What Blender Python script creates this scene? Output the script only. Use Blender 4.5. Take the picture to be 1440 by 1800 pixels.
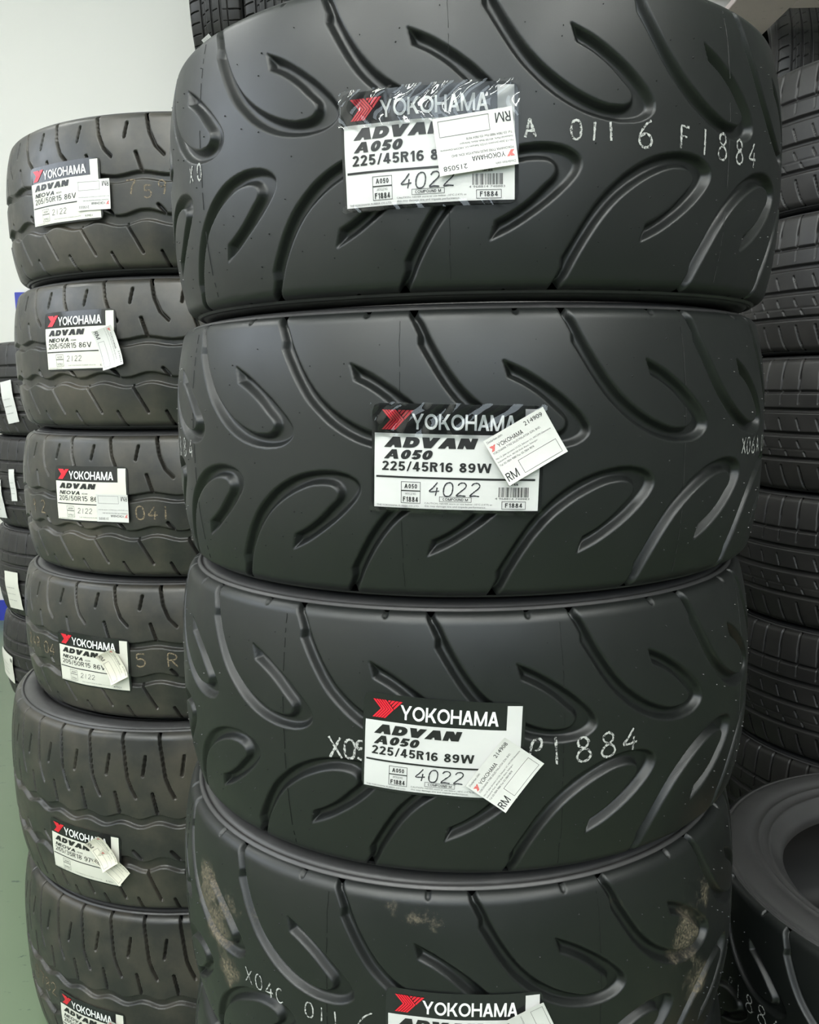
import bpy, math, random
import numpy as np
from mathutils import Matrix, Vector

for o in list(bpy.data.objects):
    bpy.data.objects.remove(o)
SC = bpy.context.scene
COL = SC.collection
PI = math.pi

# ------------------------------------------------------------------ camera
CAMH = 1.012                      # camera height above the floor; tyre heights below are relative to it
def setup_camera():
    f, pit, rol = 1538.23, 0.1480, -0.0178
    cp, sp = math.cos(pit), math.sin(pit)
    fw = Vector((0, cp, -sp)); up = Vector((0, sp, cp)); rt = Vector((1, 0, 0))
    r2 = math.cos(rol) * rt + math.sin(rol) * up
    u2 = -math.sin(rol) * rt + math.cos(rol) * up
    cam = bpy.data.cameras.new('camera'); ob = bpy.data.objects.new('camera', cam); COL.objects.link(ob)
    m = Matrix.Identity(4)
    for i in range(3):
        m[i][0] = r2[i]; m[i][1] = u2[i]; m[i][2] = -fw[i]
    m[2][3] = CAMH
    ob.matrix_world = m
    cam.sensor_fit = 'HORIZONTAL'; cam.sensor_width = 36.0; cam.lens = 36.0 * f / 1440.0
    cam.clip_start = 0.02
    SC.camera = ob
setup_camera()

# ------------------------------------------------------------------ world, lights, exposure
W = bpy.data.worlds.new('world'); SC.world = W; W.use_nodes = True
bgn = W.node_tree.nodes['Background']
bgn.inputs[0].default_value = (0.80, 0.88, 1.0, 1); bgn.inputs[1].default_value = 0.3
SC.view_settings.view_transform = 'Standard'; SC.view_settings.look = 'None'
SC.view_settings.gamma = 1.0; SC.view_settings.use_curve_mapping = False
SC.view_settings.exposure = 0.0
def area(name, loc, rot, sx, sy, power, col):
    l = bpy.data.lights.new(name, 'AREA'); l.shape = 'RECTANGLE'; l.size = sx; l.size_y = sy
    l.energy = power; l.color = col
    o = bpy.data.objects.new(name, l); COL.objects.link(o); o.location = loc; o.rotation_euler = rot
    return o
# daylight entering through the high windows behind the camera and in the left wall
area('front_window_daylight', (-0.3, -3.45, 2.42), (PI / 2, 0, 0), 4.6, 1.0, 72, (0.80, 0.92, 1.0))
area('side_window_daylight', (-3.15, 0.6, 2.30), (0, -PI / 2, 0), 1.1, 2.6, 45, (0.82, 0.90, 1.0))
LAMP_EMIT = 29.0

# ------------------------------------------------------------------ helpers
def tag(o, label=None, cat=None, group=None, kind=None):
    if label: o['label'] = label
    if cat: o['category'] = cat
    if group: o['group'] = group
    if kind: o['kind'] = kind
    return o
def empty(name, loc=(0, 0, 0), rot=(0, 0, 0)):
    o = bpy.data.objects.new(name, None); COL.objects.link(o); o.location = loc; o.rotation_euler = rot
    o.empty_display_size = 0.05
    return o
def link(name, me, parent=None):
    o = bpy.data.objects.new(name, me); COL.objects.link(o)
    if parent is not None: o.parent = parent
    return o
def mesh_np(name, V, F, mat, smooth=False):
    V = np.ascontiguousarray(V, np.float32); F = np.ascontiguousarray(F, np.int32)
    me = bpy.data.meshes.new(name); n = F.shape[1]
    me.vertices.add(len(V)); me.vertices.foreach_set('co', V.ravel())
    me.loops.add(F.size); me.loops.foreach_set('vertex_index', F.ravel())
    me.polygons.add(len(F)); me.polygons.foreach_set('loop_start', np.arange(0, F.size, n, dtype=np.int32))
    me.polygons.foreach_set('loop_total', np.full(len(F), n, np.int32))
    if smooth: me.polygons.foreach_set('use_smooth', np.ones(len(F), bool))
    me.update(calc_edges=True)
    if mat: me.materials.append(mat)
    return me
def mesh_py(name, V, F, mat, smooth=False):
    me = bpy.data.meshes.new(name); me.from_pydata([tuple(v) for v in V], [], F)
    if smooth:
        for p_ in me.polygons: p_.use_smooth = True
    if mat: me.materials.append(mat)
    me.update(); return me
def box_vf(x0, x1, y0, y1, z0, z1, bev=0.0):
    b = bev
    if b <= 0:
        V = [(x, y, z) for z in (z0, z1) for y in (y0, y1) for x in (x0, x1)]
        F = [(0, 2, 3, 1), (4, 5, 7, 6), (0, 1, 5, 4), (2, 6, 7, 3), (0, 4, 6, 2), (1, 3, 7, 5)]
        return V, F
    V = []; F = []
    ring = lambda d, z: [(x0 + d, y0 + d, z), (x1 - d, y0 + d, z), (x1 - d, y1 - d, z), (x0 + d, y1 - d, z)]
    V += ring(b, z0) + ring(0, z0 + b) + ring(0, z1 - b) + ring(b, z1)
    F.append((3, 2, 1, 0)); F.append((12, 13, 14, 15))
    for k in range(3):
        for i in range(4):
            j = (i + 1) % 4; F.append((4 * k + i, 4 * k + j, 4 * k + 4 + j, 4 * k + 4 + i))
    return V, F
def box(name, x0, x1, y0, y1, z0, z1, mat, parent=None, bev=0.0, rotz=None):
    V, F = box_vf(x0, x1, y0, y1, z0, z1, bev)
    return link(name, mesh_py(name, V, F, mat), parent)

# ------------------------------------------------------------------ materials
def nt(name):
    m = bpy.data.materials.new(name); m.use_nodes = True
    t = m.node_tree; b = t.nodes['Principled BSDF']
    return m, t, b
def simple(name, col, rough=0.5, metal=0.0, spec=0.5):
    m, t, b = nt(name)
    b.inputs['Base Color'].default_value = (*col, 1); b.inputs['Roughness'].default_value = rough
    b.inputs['Metallic'].default_value = metal; b.inputs['Specular IOR Level'].default_value = spec
    return m
def N(t, typ, **kw):
    n = t.nodes.new(typ)
    for k, v in kw.items(): setattr(n, k, v)
    return n
def noise(t, scale, detail=4, rough=0.55, vec=None):
    n = N(t, 'ShaderNodeTexNoise'); n.inputs['Scale'].default_value = scale
    n.inputs['Detail'].default_value = detail; n.inputs['Roughness'].default_value = rough
    if vec is not None: t.links.new(vec, n.inputs['Vector'])
    return n
def ramp(t, fac, stops):
    r = N(t, 'ShaderNodeValToRGB'); t.links.new(fac, r.inputs[0])
    el = r.color_ramp.elements
    while len(el) > 1: el.remove(el[-1])
    el[0].position = stops[0][0]; el[0].color = (*stops[0][1], 1)
    for p_, c in stops[1:]:
        e = el.new(p_); e.color = (*c, 1)
    return r
def mixc(t, fac, a, b):
    m = N(t, 'ShaderNodeMix', data_type='RGBA')
    if isinstance(fac, float): m.inputs[0].default_value = fac
    else: t.links.new(fac, m.inputs[0])
    for s, v in ((6, a), (7, b)):
        if isinstance(v, tuple): m.inputs[s].default_value = (*v, 1)
        else: t.links.new(v, m.inputs[s])
    return m.outputs[2]
def mth(t, op, a, b=0.0, c=None, clamp=False):
    m = N(t, 'ShaderNodeMath', operation=op); m.use_clamp = clamp
    for i, v in enumerate((a, b) if c is None else (a, b, c)):
        if isinstance(v, (int, float)): m.inputs[i].default_value = v
        else: t.links.new(v, m.inputs[i])
    return m.outputs[0]
def rubber(name, base, base2, r0=0.36, r1=0.52, spec=0.5, scale=6.0, film=None, film_amt=0.5, dirt=None, bump=0.04):
    """Vulcanised rubber: dark base, patchy sheen, optional brown mould-release film and sandy dirt blobs."""
    m, t, b = nt(name)
    tc = N(t, 'ShaderNodeTexCoord'); vec = tc.outputs['Object']
    n1 = noise(t, scale, 5, 0.6, vec); n2 = noise(t, scale * 3.1, 4, 0.6, vec)
    col = mixc(t, n1.outputs[0], base, base2)
    rr = N(t, 'ShaderNodeMapRange'); t.links.new(n2.outputs[0], rr.inputs[0])
    rr.inputs[1].default_value = 0.3; rr.inputs[2].default_value = 0.7
    rr.inputs[3].default_value = r0; rr.inputs[4].default_value = r1
    rough = rr.outputs[0]
    if film:
        n3 = noise(t, 9.0, 6, 0.65, vec); fm = ramp(t, n3.outputs[0], [(0.42, (0, 0, 0)), (0.68, (1, 1, 1))]).outputs[0]
        fa = mth(t, 'MULTIPLY', fm, film_amt)
        col = mixc(t, fa, col, film)
    if dirt:
        tot = None
        obj, blobs, dc = dirt
        tc2 = N(t, 'ShaderNodeTexCoord'); tc2.object = obj; v2 = tc2.outputs['Object']
        for (cx, cy, cz, rad, amt) in blobs:
            vm = N(t, 'ShaderNodeVectorMath', operation='DISTANCE'); t.links.new(v2, vm.inputs[0]); vm.inputs[1].default_value = (cx, cy, cz)
            d = mth(t, 'MULTIPLY', mth(t, 'SUBTRACT', 1.0, mth(t, 'DIVIDE', vm.outputs['Value'], rad), clamp=True), amt)
            tot = d if tot is None else mth(t, 'MAXIMUM', tot, d)
        n4 = noise(t, 42.0, 8, 0.75, v2); n5 = noise(t, 420.0, 2, 0.6, v2)
        mk = mth(t, 'ADD', mth(t, 'MULTIPLY', tot, 1.75), mth(t, 'MULTIPLY', n4.outputs[0], 2.4)); mk = mth(t, 'MULTIPLY', mth(t, 'SUBTRACT', mk, 1.95), 2.0, clamp=True)
        mk = mth(t, 'MULTIPLY', mk, mth(t, 'MULTIPLY', mth(t, 'SUBTRACT', n5.outputs[0], 0.30), 2.6, clamp=True), clamp=True)
        mk = mth(t, 'MULTIPLY', mk, mth(t, 'MULTIPLY', tot, 6.0, clamp=True))
        dcol = mixc(t, n5.outputs[0], tuple(0.45 * c for c in dc), dc)
        col = mixc(t, mk, col, dcol)
        rough = mth(t, 'ADD', rough, mth(t, 'MULTIPLY', mk, 0.5), clamp=True)
    t.links.new(col, b.inputs['Base Color']); t.links.new(rough, b.inputs['Roughness'])
    b.inputs['Specular IOR Level'].default_value = spec
    n6 = noise(t, 900.0, 2, 0.5, vec)
    bp = N(t, 'ShaderNodeBump'); bp.inputs['Strength'].default_value = bump; bp.inputs['Distance'].default_value = 0.0005
    t.links.new(n6.outputs[0], bp.inputs['Height']); t.links.new(bp.outputs[0], b.inputs['Normal'])
    return m
M = {}
SL1, SL2 = (0.0040, 0.0052, 0.0047), (0.0062, 0.0074, 0.0068)
M['slick'] = rubber('semi_slick_rubber', SL1, SL2, 0.40, 0.48, 0.55)
M['side'] = rubber('sidewall_rubber', (0.036, 0.036, 0.036), (0.052, 0.050, 0.050), 0.36, 0.5, 0.5)
M['street'] = rubber('street_rubber', (0.017, 0.018, 0.016), (0.026, 0.025, 0.022), 0.30, 0.5, 0.5, 7.0, film=(0.085, 0.073, 0.055), film_amt=0.7)
M['rib'] = rubber('ribbed_rubber', (0.013, 0.0125, 0.0125), (0.022, 0.020, 0.019), 0.4, 0.56, 0.5, 5.0, film=(0.06, 0.055, 0.05), film_amt=0.35)
M['seam'] = simple('seam_rubber', (0.008, 0.008, 0.008), 0.6)
M['nub'] = simple('nub_rubber', (0.03, 0.03, 0.03), 0.22)
M['liner'] = simple('inner_liner_rubber', (0.012, 0.012, 0.012), 0.6)
def wrinkle(name, col, rough, strength, scale=55.0, coat=0.0, spec=0.5, dist=0.002, tint=None):
    m, t, b = nt(name)
    tc = N(t, 'ShaderNodeTexCoord'); vec = tc.outputs['Object']
    mp = N(t, 'ShaderNodeMapping'); mp.inputs['Scale'].default_value = (1.0, 1.0, 0.45); t.links.new(vec, mp.inputs[0])
    n1 = noise(t, scale, 3, 0.5, mp.outputs[0])
    b.inputs['Base Color'].default_value = (*col, 1); b.inputs['Roughness'].default_value = rough
    if tint:
        n2 = noise(t, 30, 4, 0.6, vec); t.links.new(mixc(t, n2.outputs[0], col, tint), b.inputs['Base Color'])
    b.inputs['Coat Weight'].default_value = coat; b.inputs['Coat Roughness'].default_value = 0.05
    b.inputs['Specular IOR Level'].default_value = spec
    bp = N(t, 'ShaderNodeBump'); bp.inputs['Strength'].default_value = strength; bp.inputs['Distance'].default_value = dist
    t.links.new(n1.outputs[0], bp.inputs['Height']); t.links.new(bp.outputs[0], b.inputs['Normal'])
    return m
M['film_black'] = wrinkle('glossy_black_film', (0.012, 0.013, 0.013), 0.16, 0.35)
M['paper'] = wrinkle('white_label_paper', (0.60, 0.595, 0.58), 0.42, 0.12, tint=(0.565, 0.56, 0.55))
M['paper_warm'] = wrinkle('cream_label_paper', (0.70, 0.69, 0.62), 0.5, 0.25, tint=(0.66, 0.64, 0.56))
M['tagpaper'] = wrinkle('price_tag_paper', (0.65, 0.645, 0.62), 0.5, 0.1, tint=(0.62, 0.61, 0.58))
M['tagpaper_old'] = wrinkle('crumpled_tag_paper', (0.76, 0.73, 0.64), 0.6, 0.6, 70.0, tint=(0.66, 0.62, 0.5))
M['ink'] = simple('black_ink', (0.012, 0.012, 0.012), 0.4)
M['ink_grey'] = simple('grey_ink', (0.10, 0.10, 0.10), 0.5)
M['pen'] = simple('pen_ink', (0.03, 0.03, 0.035), 0.5)
M['white_ink'] = simple('white_ink', (0.82, 0.82, 0.80), 0.35)
M['red_ink'] = simple('red_ink', (0.62, 0.012, 0.028), 0.35)
M['red_pale'] = simple('pale_red_ink', (0.62, 0.14, 0.13), 0.5)
def clear_film():
    m = bpy.data.materials.new('clear_film'); m.use_nodes = True; t = m.node_tree; t.nodes.clear()
    out = N(t, 'ShaderNodeOutputMaterial'); tr = N(t, 'ShaderNodeBsdfTransparent'); gl = N(t, 'ShaderNodeBsdfGlossy')
    gl.inputs['Roughness'].default_value = 0.03
    fr = N(t, 'ShaderNodeFresnel'); fr.inputs[0].default_value = 1.5
    tc = N(t, 'ShaderNodeTexCoord'); mp = N(t, 'ShaderNodeMapping'); mp.inputs['Scale'].default_value = (1, 1, 0.4)
    t.links.new(tc.outputs['Object'], mp.inputs[0])
    n1 = noise(t, 24, 1, 0.35, mp.outputs[0])
    bp = N(t, 'ShaderNodeBump'); bp.inputs['Strength'].default_value = 1.0; bp.inputs['Distance'].default_value = 0.009
    t.links.new(n1.outputs[0], bp.inputs['Height'])
    t.links.new(bp.outputs[0], gl.inputs['Normal']); t.links.new(bp.outputs[0], fr.inputs['Normal'])
    mx = N(t, 'ShaderNodeMixShader'); t.links.new(fr.outputs[0], mx.inputs[0]); t.links.new(tr.outputs[0], mx.inputs[1]); t.links.new(gl.outputs[0], mx.inputs[2])
    t.links.new(mx.outputs[0], out.inputs[0]); return m
M['clear'] = clear_film()
def chalk(name, col, lo=0.36, hi=0.5, sc=420.0):
    m, t, b = nt(name); tc = N(t, 'ShaderNodeTexCoord')
    n1 = noise(t, sc, 3, 0.7, tc.outputs['Object'])
    r = ramp(t, n1.outputs[0], [(lo, (0.03, 0.03, 0.03)), (hi, col)])
    t.links.new(r.outputs[0], b.inputs['Base Color']); b.inputs['Roughness'].default_value = 0.9
    b.inputs['Specular IOR Level'].default_value = 0.1
    return m
M['chalk'] = chalk('white_chalk', (0.50, 0.50, 0.48), 0.38, 0.54)
M['chalk_tan'] = chalk('tan_stamp_ink', (0.30, 0.24, 0.16), 0.35, 0.6)
M['chalk_smear'] = chalk('smeared_chalk', (0.16, 0.155, 0.14), 0.42, 0.62, 220.0)
def paint(name, c1, c2, rough, scale=1.2, specks=None):
    m, t, b = nt(name); tc = N(t, 'ShaderNodeTexCoord'); vec = tc.outputs['Object']
    n1 = noise(t, scale, 4, 0.55, vec); col = mixc(t, n1.outputs[0], c1, c2)
    if specks:
        mp = N(t, 'ShaderNodeMapping'); mp.inputs['Scale'].default_value = (1.0, 2.6, 1.0); t.links.new(vec, mp.inputs[0])
        n2 = noise(t, 22.0, 3, 0.6, mp.outputs[0]); mk = ramp(t, n2.outputs[0], [(0.66, (0, 0, 0)), (0.70, (1, 1, 1))]).outputs[0]
        col = mixc(t, mk, col, specks)
    t.links.new(col, b.inputs['Base Color']); b.inputs['Roughness'].default_value = rough
    return m
M['wall'] = paint('white_wall_paint', (0.775, 0.755, 0.705), (0.81, 0.79, 0.745), 0.55)
M['low_bounce'] = paint('low_bounce_wall_paint', (0.035, 0.037, 0.037), (0.05, 0.052, 0.05), 0.6)  # wall behind the camera darkened to cut its reflections in the rubber
M['grey_wall'] = paint('grey_wall_paint', (0.20, 0.205, 0.20), (0.24, 0.24, 0.235), 0.6)
M['ceil'] = paint('ceiling_paint', (0.78, 0.79, 0.77), (0.82, 0.82, 0.80), 0.8)
M['floor'] = paint('green_floor_paint', (0.125, 0.172, 0.103), (0.15, 0.20, 0.125), 0.35, 2.0, specks=(0.05, 0.08, 0.055))
M['blue'] = simple('blue_plastic', (0.035, 0.05, 0.42), 0.4)
M['wood'] = paint('pallet_wood', (0.30, 0.21, 0.12), (0.40, 0.30, 0.18), 0.8, 9.0)
M['board'] = paint('dusty_shelf_board', (0.66, 0.56, 0.54), (0.80, 0.68, 0.65), 0.8, 7.0, specks=(0.40, 0.34, 0.31))
M['steel'] = simple('rack_steel', (0.10, 0.10, 0.11), 0.45, 0.3)
M['housing'] = simple('lamp_housing', (0.8, 0.8, 0.8), 0.5)
def emit(name, col, s):
    m, t, b = nt(name); b.inputs['Base Color'].default_value = (0.8, 0.8, 0.8, 1)
    b.inputs['Emission Color'].default_value = (*col, 1); b.inputs['Emission Strength'].default_value = s
    return m
M['lamp'] = emit('fluorescent_diffuser', (0.98, 1.0, 0.96), LAMP_EMIT)

# ------------------------------------------------------------------ room
RX0, RX1, RY0, RY1, RH = -3.2, 3.2, -3.5, 3.77, 3.15
def struct(o): o['kind'] = 'structure'; return o
struct(box('floor', RX0 - .1, RX1 + .1, RY0 - .1, RY1 + .1, -0.08, 0.0, M['floor']))
struct(box('ceiling', RX0 - .1, RX1 + .1, RY0 - .1, RY1 + .1, RH, RH + .08, M['ceil']))
struct(box('wall_back', RX0, RX1, RY1, RY1 + .1, 0, RH, M['wall']))
struct(box('wall_right', RX1, RX1 + .1, RY0, RY1 + .1, 0, RH, M['grey_wall']))
def wall_with_hole(name, axis, c0, c1, a0, a1, h0, h1, b0, b1, mat='wall'):
    V = []; F = []
    def add(p0, p1, z0, z1):
        v, f = (box_vf(c0, c1, p0, p1, z0, z1) if axis == 'x' else box_vf(p0, p1, c0, c1, z0, z1))
        n = len(V); V.extend(v); F.extend([tuple(n + i for i in q) for q in f])
    add(a0, h0, 0, RH); add(h1, a1, 0, RH); add(h0, h1, b1, RH)
    if b0 > 0: add(h0, h1, 0, b0)
    return struct(link(name, mesh_py(name, V, F, M[mat])))
wall_with_hole('wall_left', 'x', RX0 - .1, RX0, RY0, RY1 + .1, -0.75, 1.95, 1.73, 2.87)
wall_with_hole('wall_front', 'y', RY0 - .1, RY0, RX0, RX1, -2.65, 2.05, 1.90, 2.94, 'low_bounce')
struct(box('baseboard_back', RX0, RX1, RY1 - .012, RY1, 0, 0.09, M['blue']))

def ceiling_light(x, y, where):
    t = empty('ceiling_light', (x, y, RH))
    tag(t, 'white fluorescent ceiling light fitting ' + where, 'ceiling light', 'ceiling lights of the shop')
    box('housing', -.62, .62, -.16, .16, -.06, -.001, M['housing'], t, .006)
    box('diffuser', -.58, .58, -.13, .13, -.075, -.061, M['lamp'], t, .004)
for i_, y in enumerate((-2.4, -1.4, -0.35)):
    for j_, x in enumerate((-2.0, -0.5, 1.4)):
        wh = ('in the row by the shop front', 'in the row behind the viewer', 'in the row nearest the stacks')[i_] + (', left', ', middle', ', right')[j_]
        ceiling_light(x, y, wh)
ceiling_light(-2.2, 1.7, 'above the far left stack, added to brighten the back wall')  # extra unseen lamp, put in to lift the back wall

# ------------------------------------------------------------------ tyre geometry
def seg_dist(S, Z, a, b):
    ax, ay = a; bx, by = b; dx, dy = bx - ax, by - ay
    L = dx * dx + dy * dy + 1e-9
    tt = np.clip(((S - ax) * dx + (Z - ay) * dy) / L, 0, 1)
    return np.hypot(S - ax - tt * dx, Z - ay - tt * dy)
def line_dist(S, Z, pts):
    d = np.full(S.shape, 1e3)
    for i in range(len(pts) - 1): d = np.minimum(d, seg_dist(S, Z, pts[i], pts[i + 1]))
    return d
def poly_sd(S, Z, P):
    """signed distance, positive inside"""
    d = np.full(S.shape, 1e3); ins = np.zeros(S.shape, bool); n = len(P)
    for i in range(n):
        a, b = P[i], P[(i + 1) % n]
        d = np.minimum(d, seg_dist(S, Z, a, b))
        c = (a[1] > Z) != (b[1] > Z)
        with np.errstate(divide='ignore', invalid='ignore'):
            xi = a[0] + (Z - a[1]) * (b[0] - a[0]) / (b[1] - a[1] + 1e-12)
        ins ^= c & (S < xi)
    return np.where(ins, d, -d)
def catmull(P, n=3):
    out = []
    for i in range(len(P) - 1):
        p0 = P[max(i - 1, 0)]; p1 = P[i]; p2 = P[i + 1]; p3 = P[min(i + 2, len(P) - 1)]
        for k in range(n):
            u = k / n
            out.append(tuple(0.5 * (2 * p1[j] + (p2[j] - p0[j]) * u + (2 * p0[j] - 5 * p1[j] + 4 * p2[j] - p3[j]) * u * u + (3 * p1[j] - p0[j] - 3 * p2[j] + p3[j]) * u ** 3) for j in (0, 1)))
    out.append(P[-1]); return out
HK_OUT = [(-74.5, 120), (-71.5, 107.9), (-64.6, 94.2), (-64.6, 87.2), (-59.0, 77.9), (-48.6, 61.0), (-38.0, 46.5), (-26.0, 34.6), (-12.4, 24.0), (4.5, 15.0), (21.0, 10.0), (38.0, 8.0), (54.0, 9.6), (64.5, 14.6), (68.4, 21.5), (65.0, 30.0), (55.5, 40.2), (44.0, 50.0), (30.5, 59.5), (16.5, 68.0), (0.0, 75.5)]
HK_IN = [(4.1, 61.5), (16.0, 55.6), (28.8, 47.0), (40.2, 36.7), (47.6, 29.6), (47.6, 24.0), (42.0, 20.4), (31.0, 20.0), (19.6, 22.4), (5.0, 28.5), (-8.8, 36.6), (-21.8, 46.8), (-33.0, 59.0), (-43.0, 73.2), (-52.0, 88.4), (-58.6, 101.5), (-64.2, 111), (-68.0, 120)]
HOOK = HK_OUT[:4] + catmull(HK_OUT[3:], 3)[1:] + catmull(HK_IN, 3)
W16 = 2 * PI * 0.3045 / 16 * 1000
def depth_slick(S, Z):
    """mm; hooks of the upper half, mirrored half a pitch later for the lower half"""
    zz = Z + 2.3; best = np.full(S.shape, -1e3)
    for k in (-2, -1, 0, 1, 2):
        best = np.maximum(best, poly_sd(S - k * W16, zz, HOOK))
        best = np.maximum(best, poly_sd(S - (k - 0.5) * W16, -zz, HOOK))
    x = np.clip(best / 4.4, 0, 1)
    dep = 7.0 * (x * (1.3 - 0.3 * x * x))
    # wear-bar notches beside the shoulder
    for k in (-1, 0, 1):
        for sg in (1, -1):
            off = 12.0 if sg > 0 else 12.0 - W16 / 2
            d = seg_dist(S - k * W16, sg * zz, (off, 111), (off, 118))
            dep = np.maximum(dep, 2.0 * np.clip((2.6 - d) / 1.2, 0, 1))
    return dep
def slots(S, Z, Wp, feats, waves):
    dep = np.zeros(S.shape)
    for k in (-2, -1, 0, 1, 2):
        for pts, w, D in feats:
            d = line_dist(S - k * Wp, Z, pts)
            dep = np.maximum(dep, 1.9 * D * np.clip((w / 2 - d) / 1.0 + 0.35, 0, 1))
    for zc, amp, s0, w, D in waves:
        c = zc + amp * np.cos(2 * PI * (S - s0) / Wp)
        d = np.abs(Z - c)
        dep = np.maximum(dep, D * np.clip((w / 2 - d) / 2.2, 0, 1))
    return dep
WN15 = 2 * PI * 0.299 / 27 * 1000; WN18 = 2 * PI * 0.32 / 37 * 1000; WRB = 2 * PI * 0.315 / 55 * 1000
F15 = [([(-.6, 104), (0, 95), (4.8, 69.7), (12.4, 51.9), (22.9, 40.9)], 3.6, 5), ([(-25.3, 81.8), (-28.6, 64.1)], 3.4, 4.5), ([(-13.3, 44.3), (-6.1, 22.4)], 3.6, 5),
       ([(12.6, -20), (20.6, -29)], 3.8, 4), ([(-30.7, -42.4), (-13, -76.7)], 3.4, 4.5), ([(12.2, -75.8), (21.6, -97)], 3.2, 4)]
F18 = [([(-.4, 138), (0, 122), (3, 104), (8, 70), (13.4, 55), (19, 43.4)], 3.8, 5), ([(-20.2, 100.8), (-24.2, 74.7)], 3.6, 4.5), ([(-11.6, 49.3), (-5.8, 21.3)], 3.8, 5),
       ([(10.4, -35.5), (21, -47.4)], 4, 4), ([(-25.7, -67.7), (-10.4, -112.7)], 3.6, 4.5), ([(9.1, -110.5), (16, -134)], 3.4, 4)]
def depth_15(S, Z): return slots(S, Z, WN15, F15, [(14.6, 2.0, -7, 11, 6), (-34.5, 3.2, -5, 15, 6)])
def depth_18(S, Z): return slots(S, Z, WN18, F18, [(8.8, 3.3, -5, 14.5, 6), (-56, 3.8, -3, 18, 6)])
def fz(f): return 119.0 * (1 - 2 * f)
FRB = [([(0, fz(-.02)), (0, fz(.09)), (1.5, fz(.25))], 3.6, 4.5), ([(1.5, fz(.27)), (1.5, fz(.345))], 2.2, 3), ([(0, fz(.455)), (7, fz(.535))], 2.2, 3),
       ([(3, fz(.615)), (8, fz(.66))], 2.2, 3), ([(16, fz(.69)), (21, fz(.73))], 2.2, 3), ([(6, fz(.80)), (11, fz(.9)), (17, fz(.97))], 3.6, 4.5)]
def depth_rib(S, Z):
    return slots(S, Z, WRB, FRB, [(fz(.262), 0, 0, 6.5, 5), (fz(.395), 0, 0, 10, 6), (fz(.565), 0, 0, 9, 6), (fz(.675), 0, 0, 2.6, 2), (fz(.745), 0, 0, 8, 6)])

def crown(z, R, h): return R - 0.0115 * np.minimum(1.3, np.abs(z) / (h * .915)) ** 2.7
def profile(R, h, dz, rs):
    """tread profile points (z, r, nz, nr) from bottom shoulder to top shoulder"""
    zt = h - 0.0152 if rs < 0.0135 else h - 0.0175
    n = int(round(2 * zt / dz)); zz = np.linspace(-zt, zt, n + 1)
    r = crown(zz, R, h); g = np.gradient(r, zz); nl = np.sqrt(1 + g * g)
    P = np.stack([zz, r, -g / nl, 1 / nl], 1)
    phi0 = math.atan2(P[-1, 2], P[-1, 3]); ph = np.linspace(phi0, math.radians(78), 11)[1:]
    cz = P[-1, 0] - rs * math.sin(phi0); cr = P[-1, 1] - rs * math.cos(phi0)
    up = np.stack([cz + rs * np.sin(ph), cr + rs * np.cos(ph), np.sin(ph), np.cos(ph)], 1)
    dn = up[::-1].copy(); dn[:, 0] *= -1; dn[:, 2] *= -1
    return np.concatenate([dn, P, up])
def tread_mesh(name, R, h, npitch, fn, dz, nf, nc, mat, rs=0.012):
    Wp = 2 * PI * R / npitch; pr = profile(R, h, dz, rs)
    tiles = {}
    for n in {nf, nc}:
        s = (np.arange(n) / n) * Wp * 1000
        S, Z = np.meshgrid(s, pr[:, 0] * 1000, indexing='ij')
        d = fn(S, Z) / 1000
        fade = np.clip((h - 0.001 - np.abs(pr[:, 0])) / 0.006, 0, 1)
        tiles[n] = d * fade[None, :]
    th = []; dep = []
    for j in range(npitch):
        c = (j + 0.5) / npitch * 2 * PI; c = (c + PI) % (2 * PI) - PI
        n = nf if abs(c) < math.radians(132) else nc
        th.append(j * Wp / R + np.arange(n) / n * Wp / R); dep.append(tiles[n])
    th = np.concatenate(th); dep = np.concatenate(dep)
    r = pr[None, :, 1] - dep * pr[None, :, 3]; z = pr[None, :, 0] - dep * pr[None, :, 2]
    V = np.stack([r * np.sin(th)[:, None], -r * np.cos(th)[:, None], z], -1)
    a, b = len(th), len(pr)
    i = np.arange(a); I, Jj = np.meshgrid(i, np.arange(b - 1), indexing='ij'); I2 = (I + 1) % a
    F = np.stack([I * b + Jj, I2 * b + Jj, I2 * b + Jj + 1, I * b + Jj + 1], -1).reshape(-1, 4)
    me = mesh_np(name, V.reshape(-1, 3), F, mat, True)
    return me, pr
def lathe(name, prof, mat, n=160, flip=False):
    """prof: (r, z) list"""
    th = np.arange(n) / n * 2 * PI; P = np.array(prof); b = len(P)
    V = np.stack([P[None, :, 0] * np.sin(th)[:, None], -P[None, :, 0] * np.cos(th)[:, None], np.broadcast_to(P[None, :, 1], (n, b))], -1).reshape(-1, 3)
    I, J = np.meshgrid(np.arange(n), np.arange(b - 1), indexing='ij'); I2 = (I + 1) % n
    F = np.stack([I * b + J, I2 * b + J, I2 * b + J + 1, I * b + J + 1], -1).reshape(-1, 4)
    if flip: F = F[:, ::-1]
    return mesh_np(name, V, F, mat, True)
def sidewall_profile(re, ze, h, rim):
    """from the shoulder (re, ze) over the bulge to the bead"""
    hb = h - 0.0004; m = re - rim
    return [(re, ze), (re - .0012, ze + .0004), (re - .0016, ze + .0018), (re - .0040, ze + .0026), (re - .0046, ze + .0014), (re - .0065, ze + .0012),
            (re - .0072, ze + .0026), (re - .010, hb - .0020), (re - m * .20, hb - .0006), (re - m * .32, hb), (re - m * .46, hb - .0010), (re - m * .47, hb - .0022),
            (re - m * .58, hb - .0046), (re - m * .59, hb - .0034), (re - m * .61, hb - .0036), (re - m * .62, hb - .0056), (re - m * .74, hb - .0100), (re - m * .75, hb - .0086), (re - m * .79, hb - .0094), (re - m * .80, hb - .0140), (rim + .006, hb - .020),
            (rim + .001, hb - .026), (rim, hb - .032), (rim + .002, hb - .040)]
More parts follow.
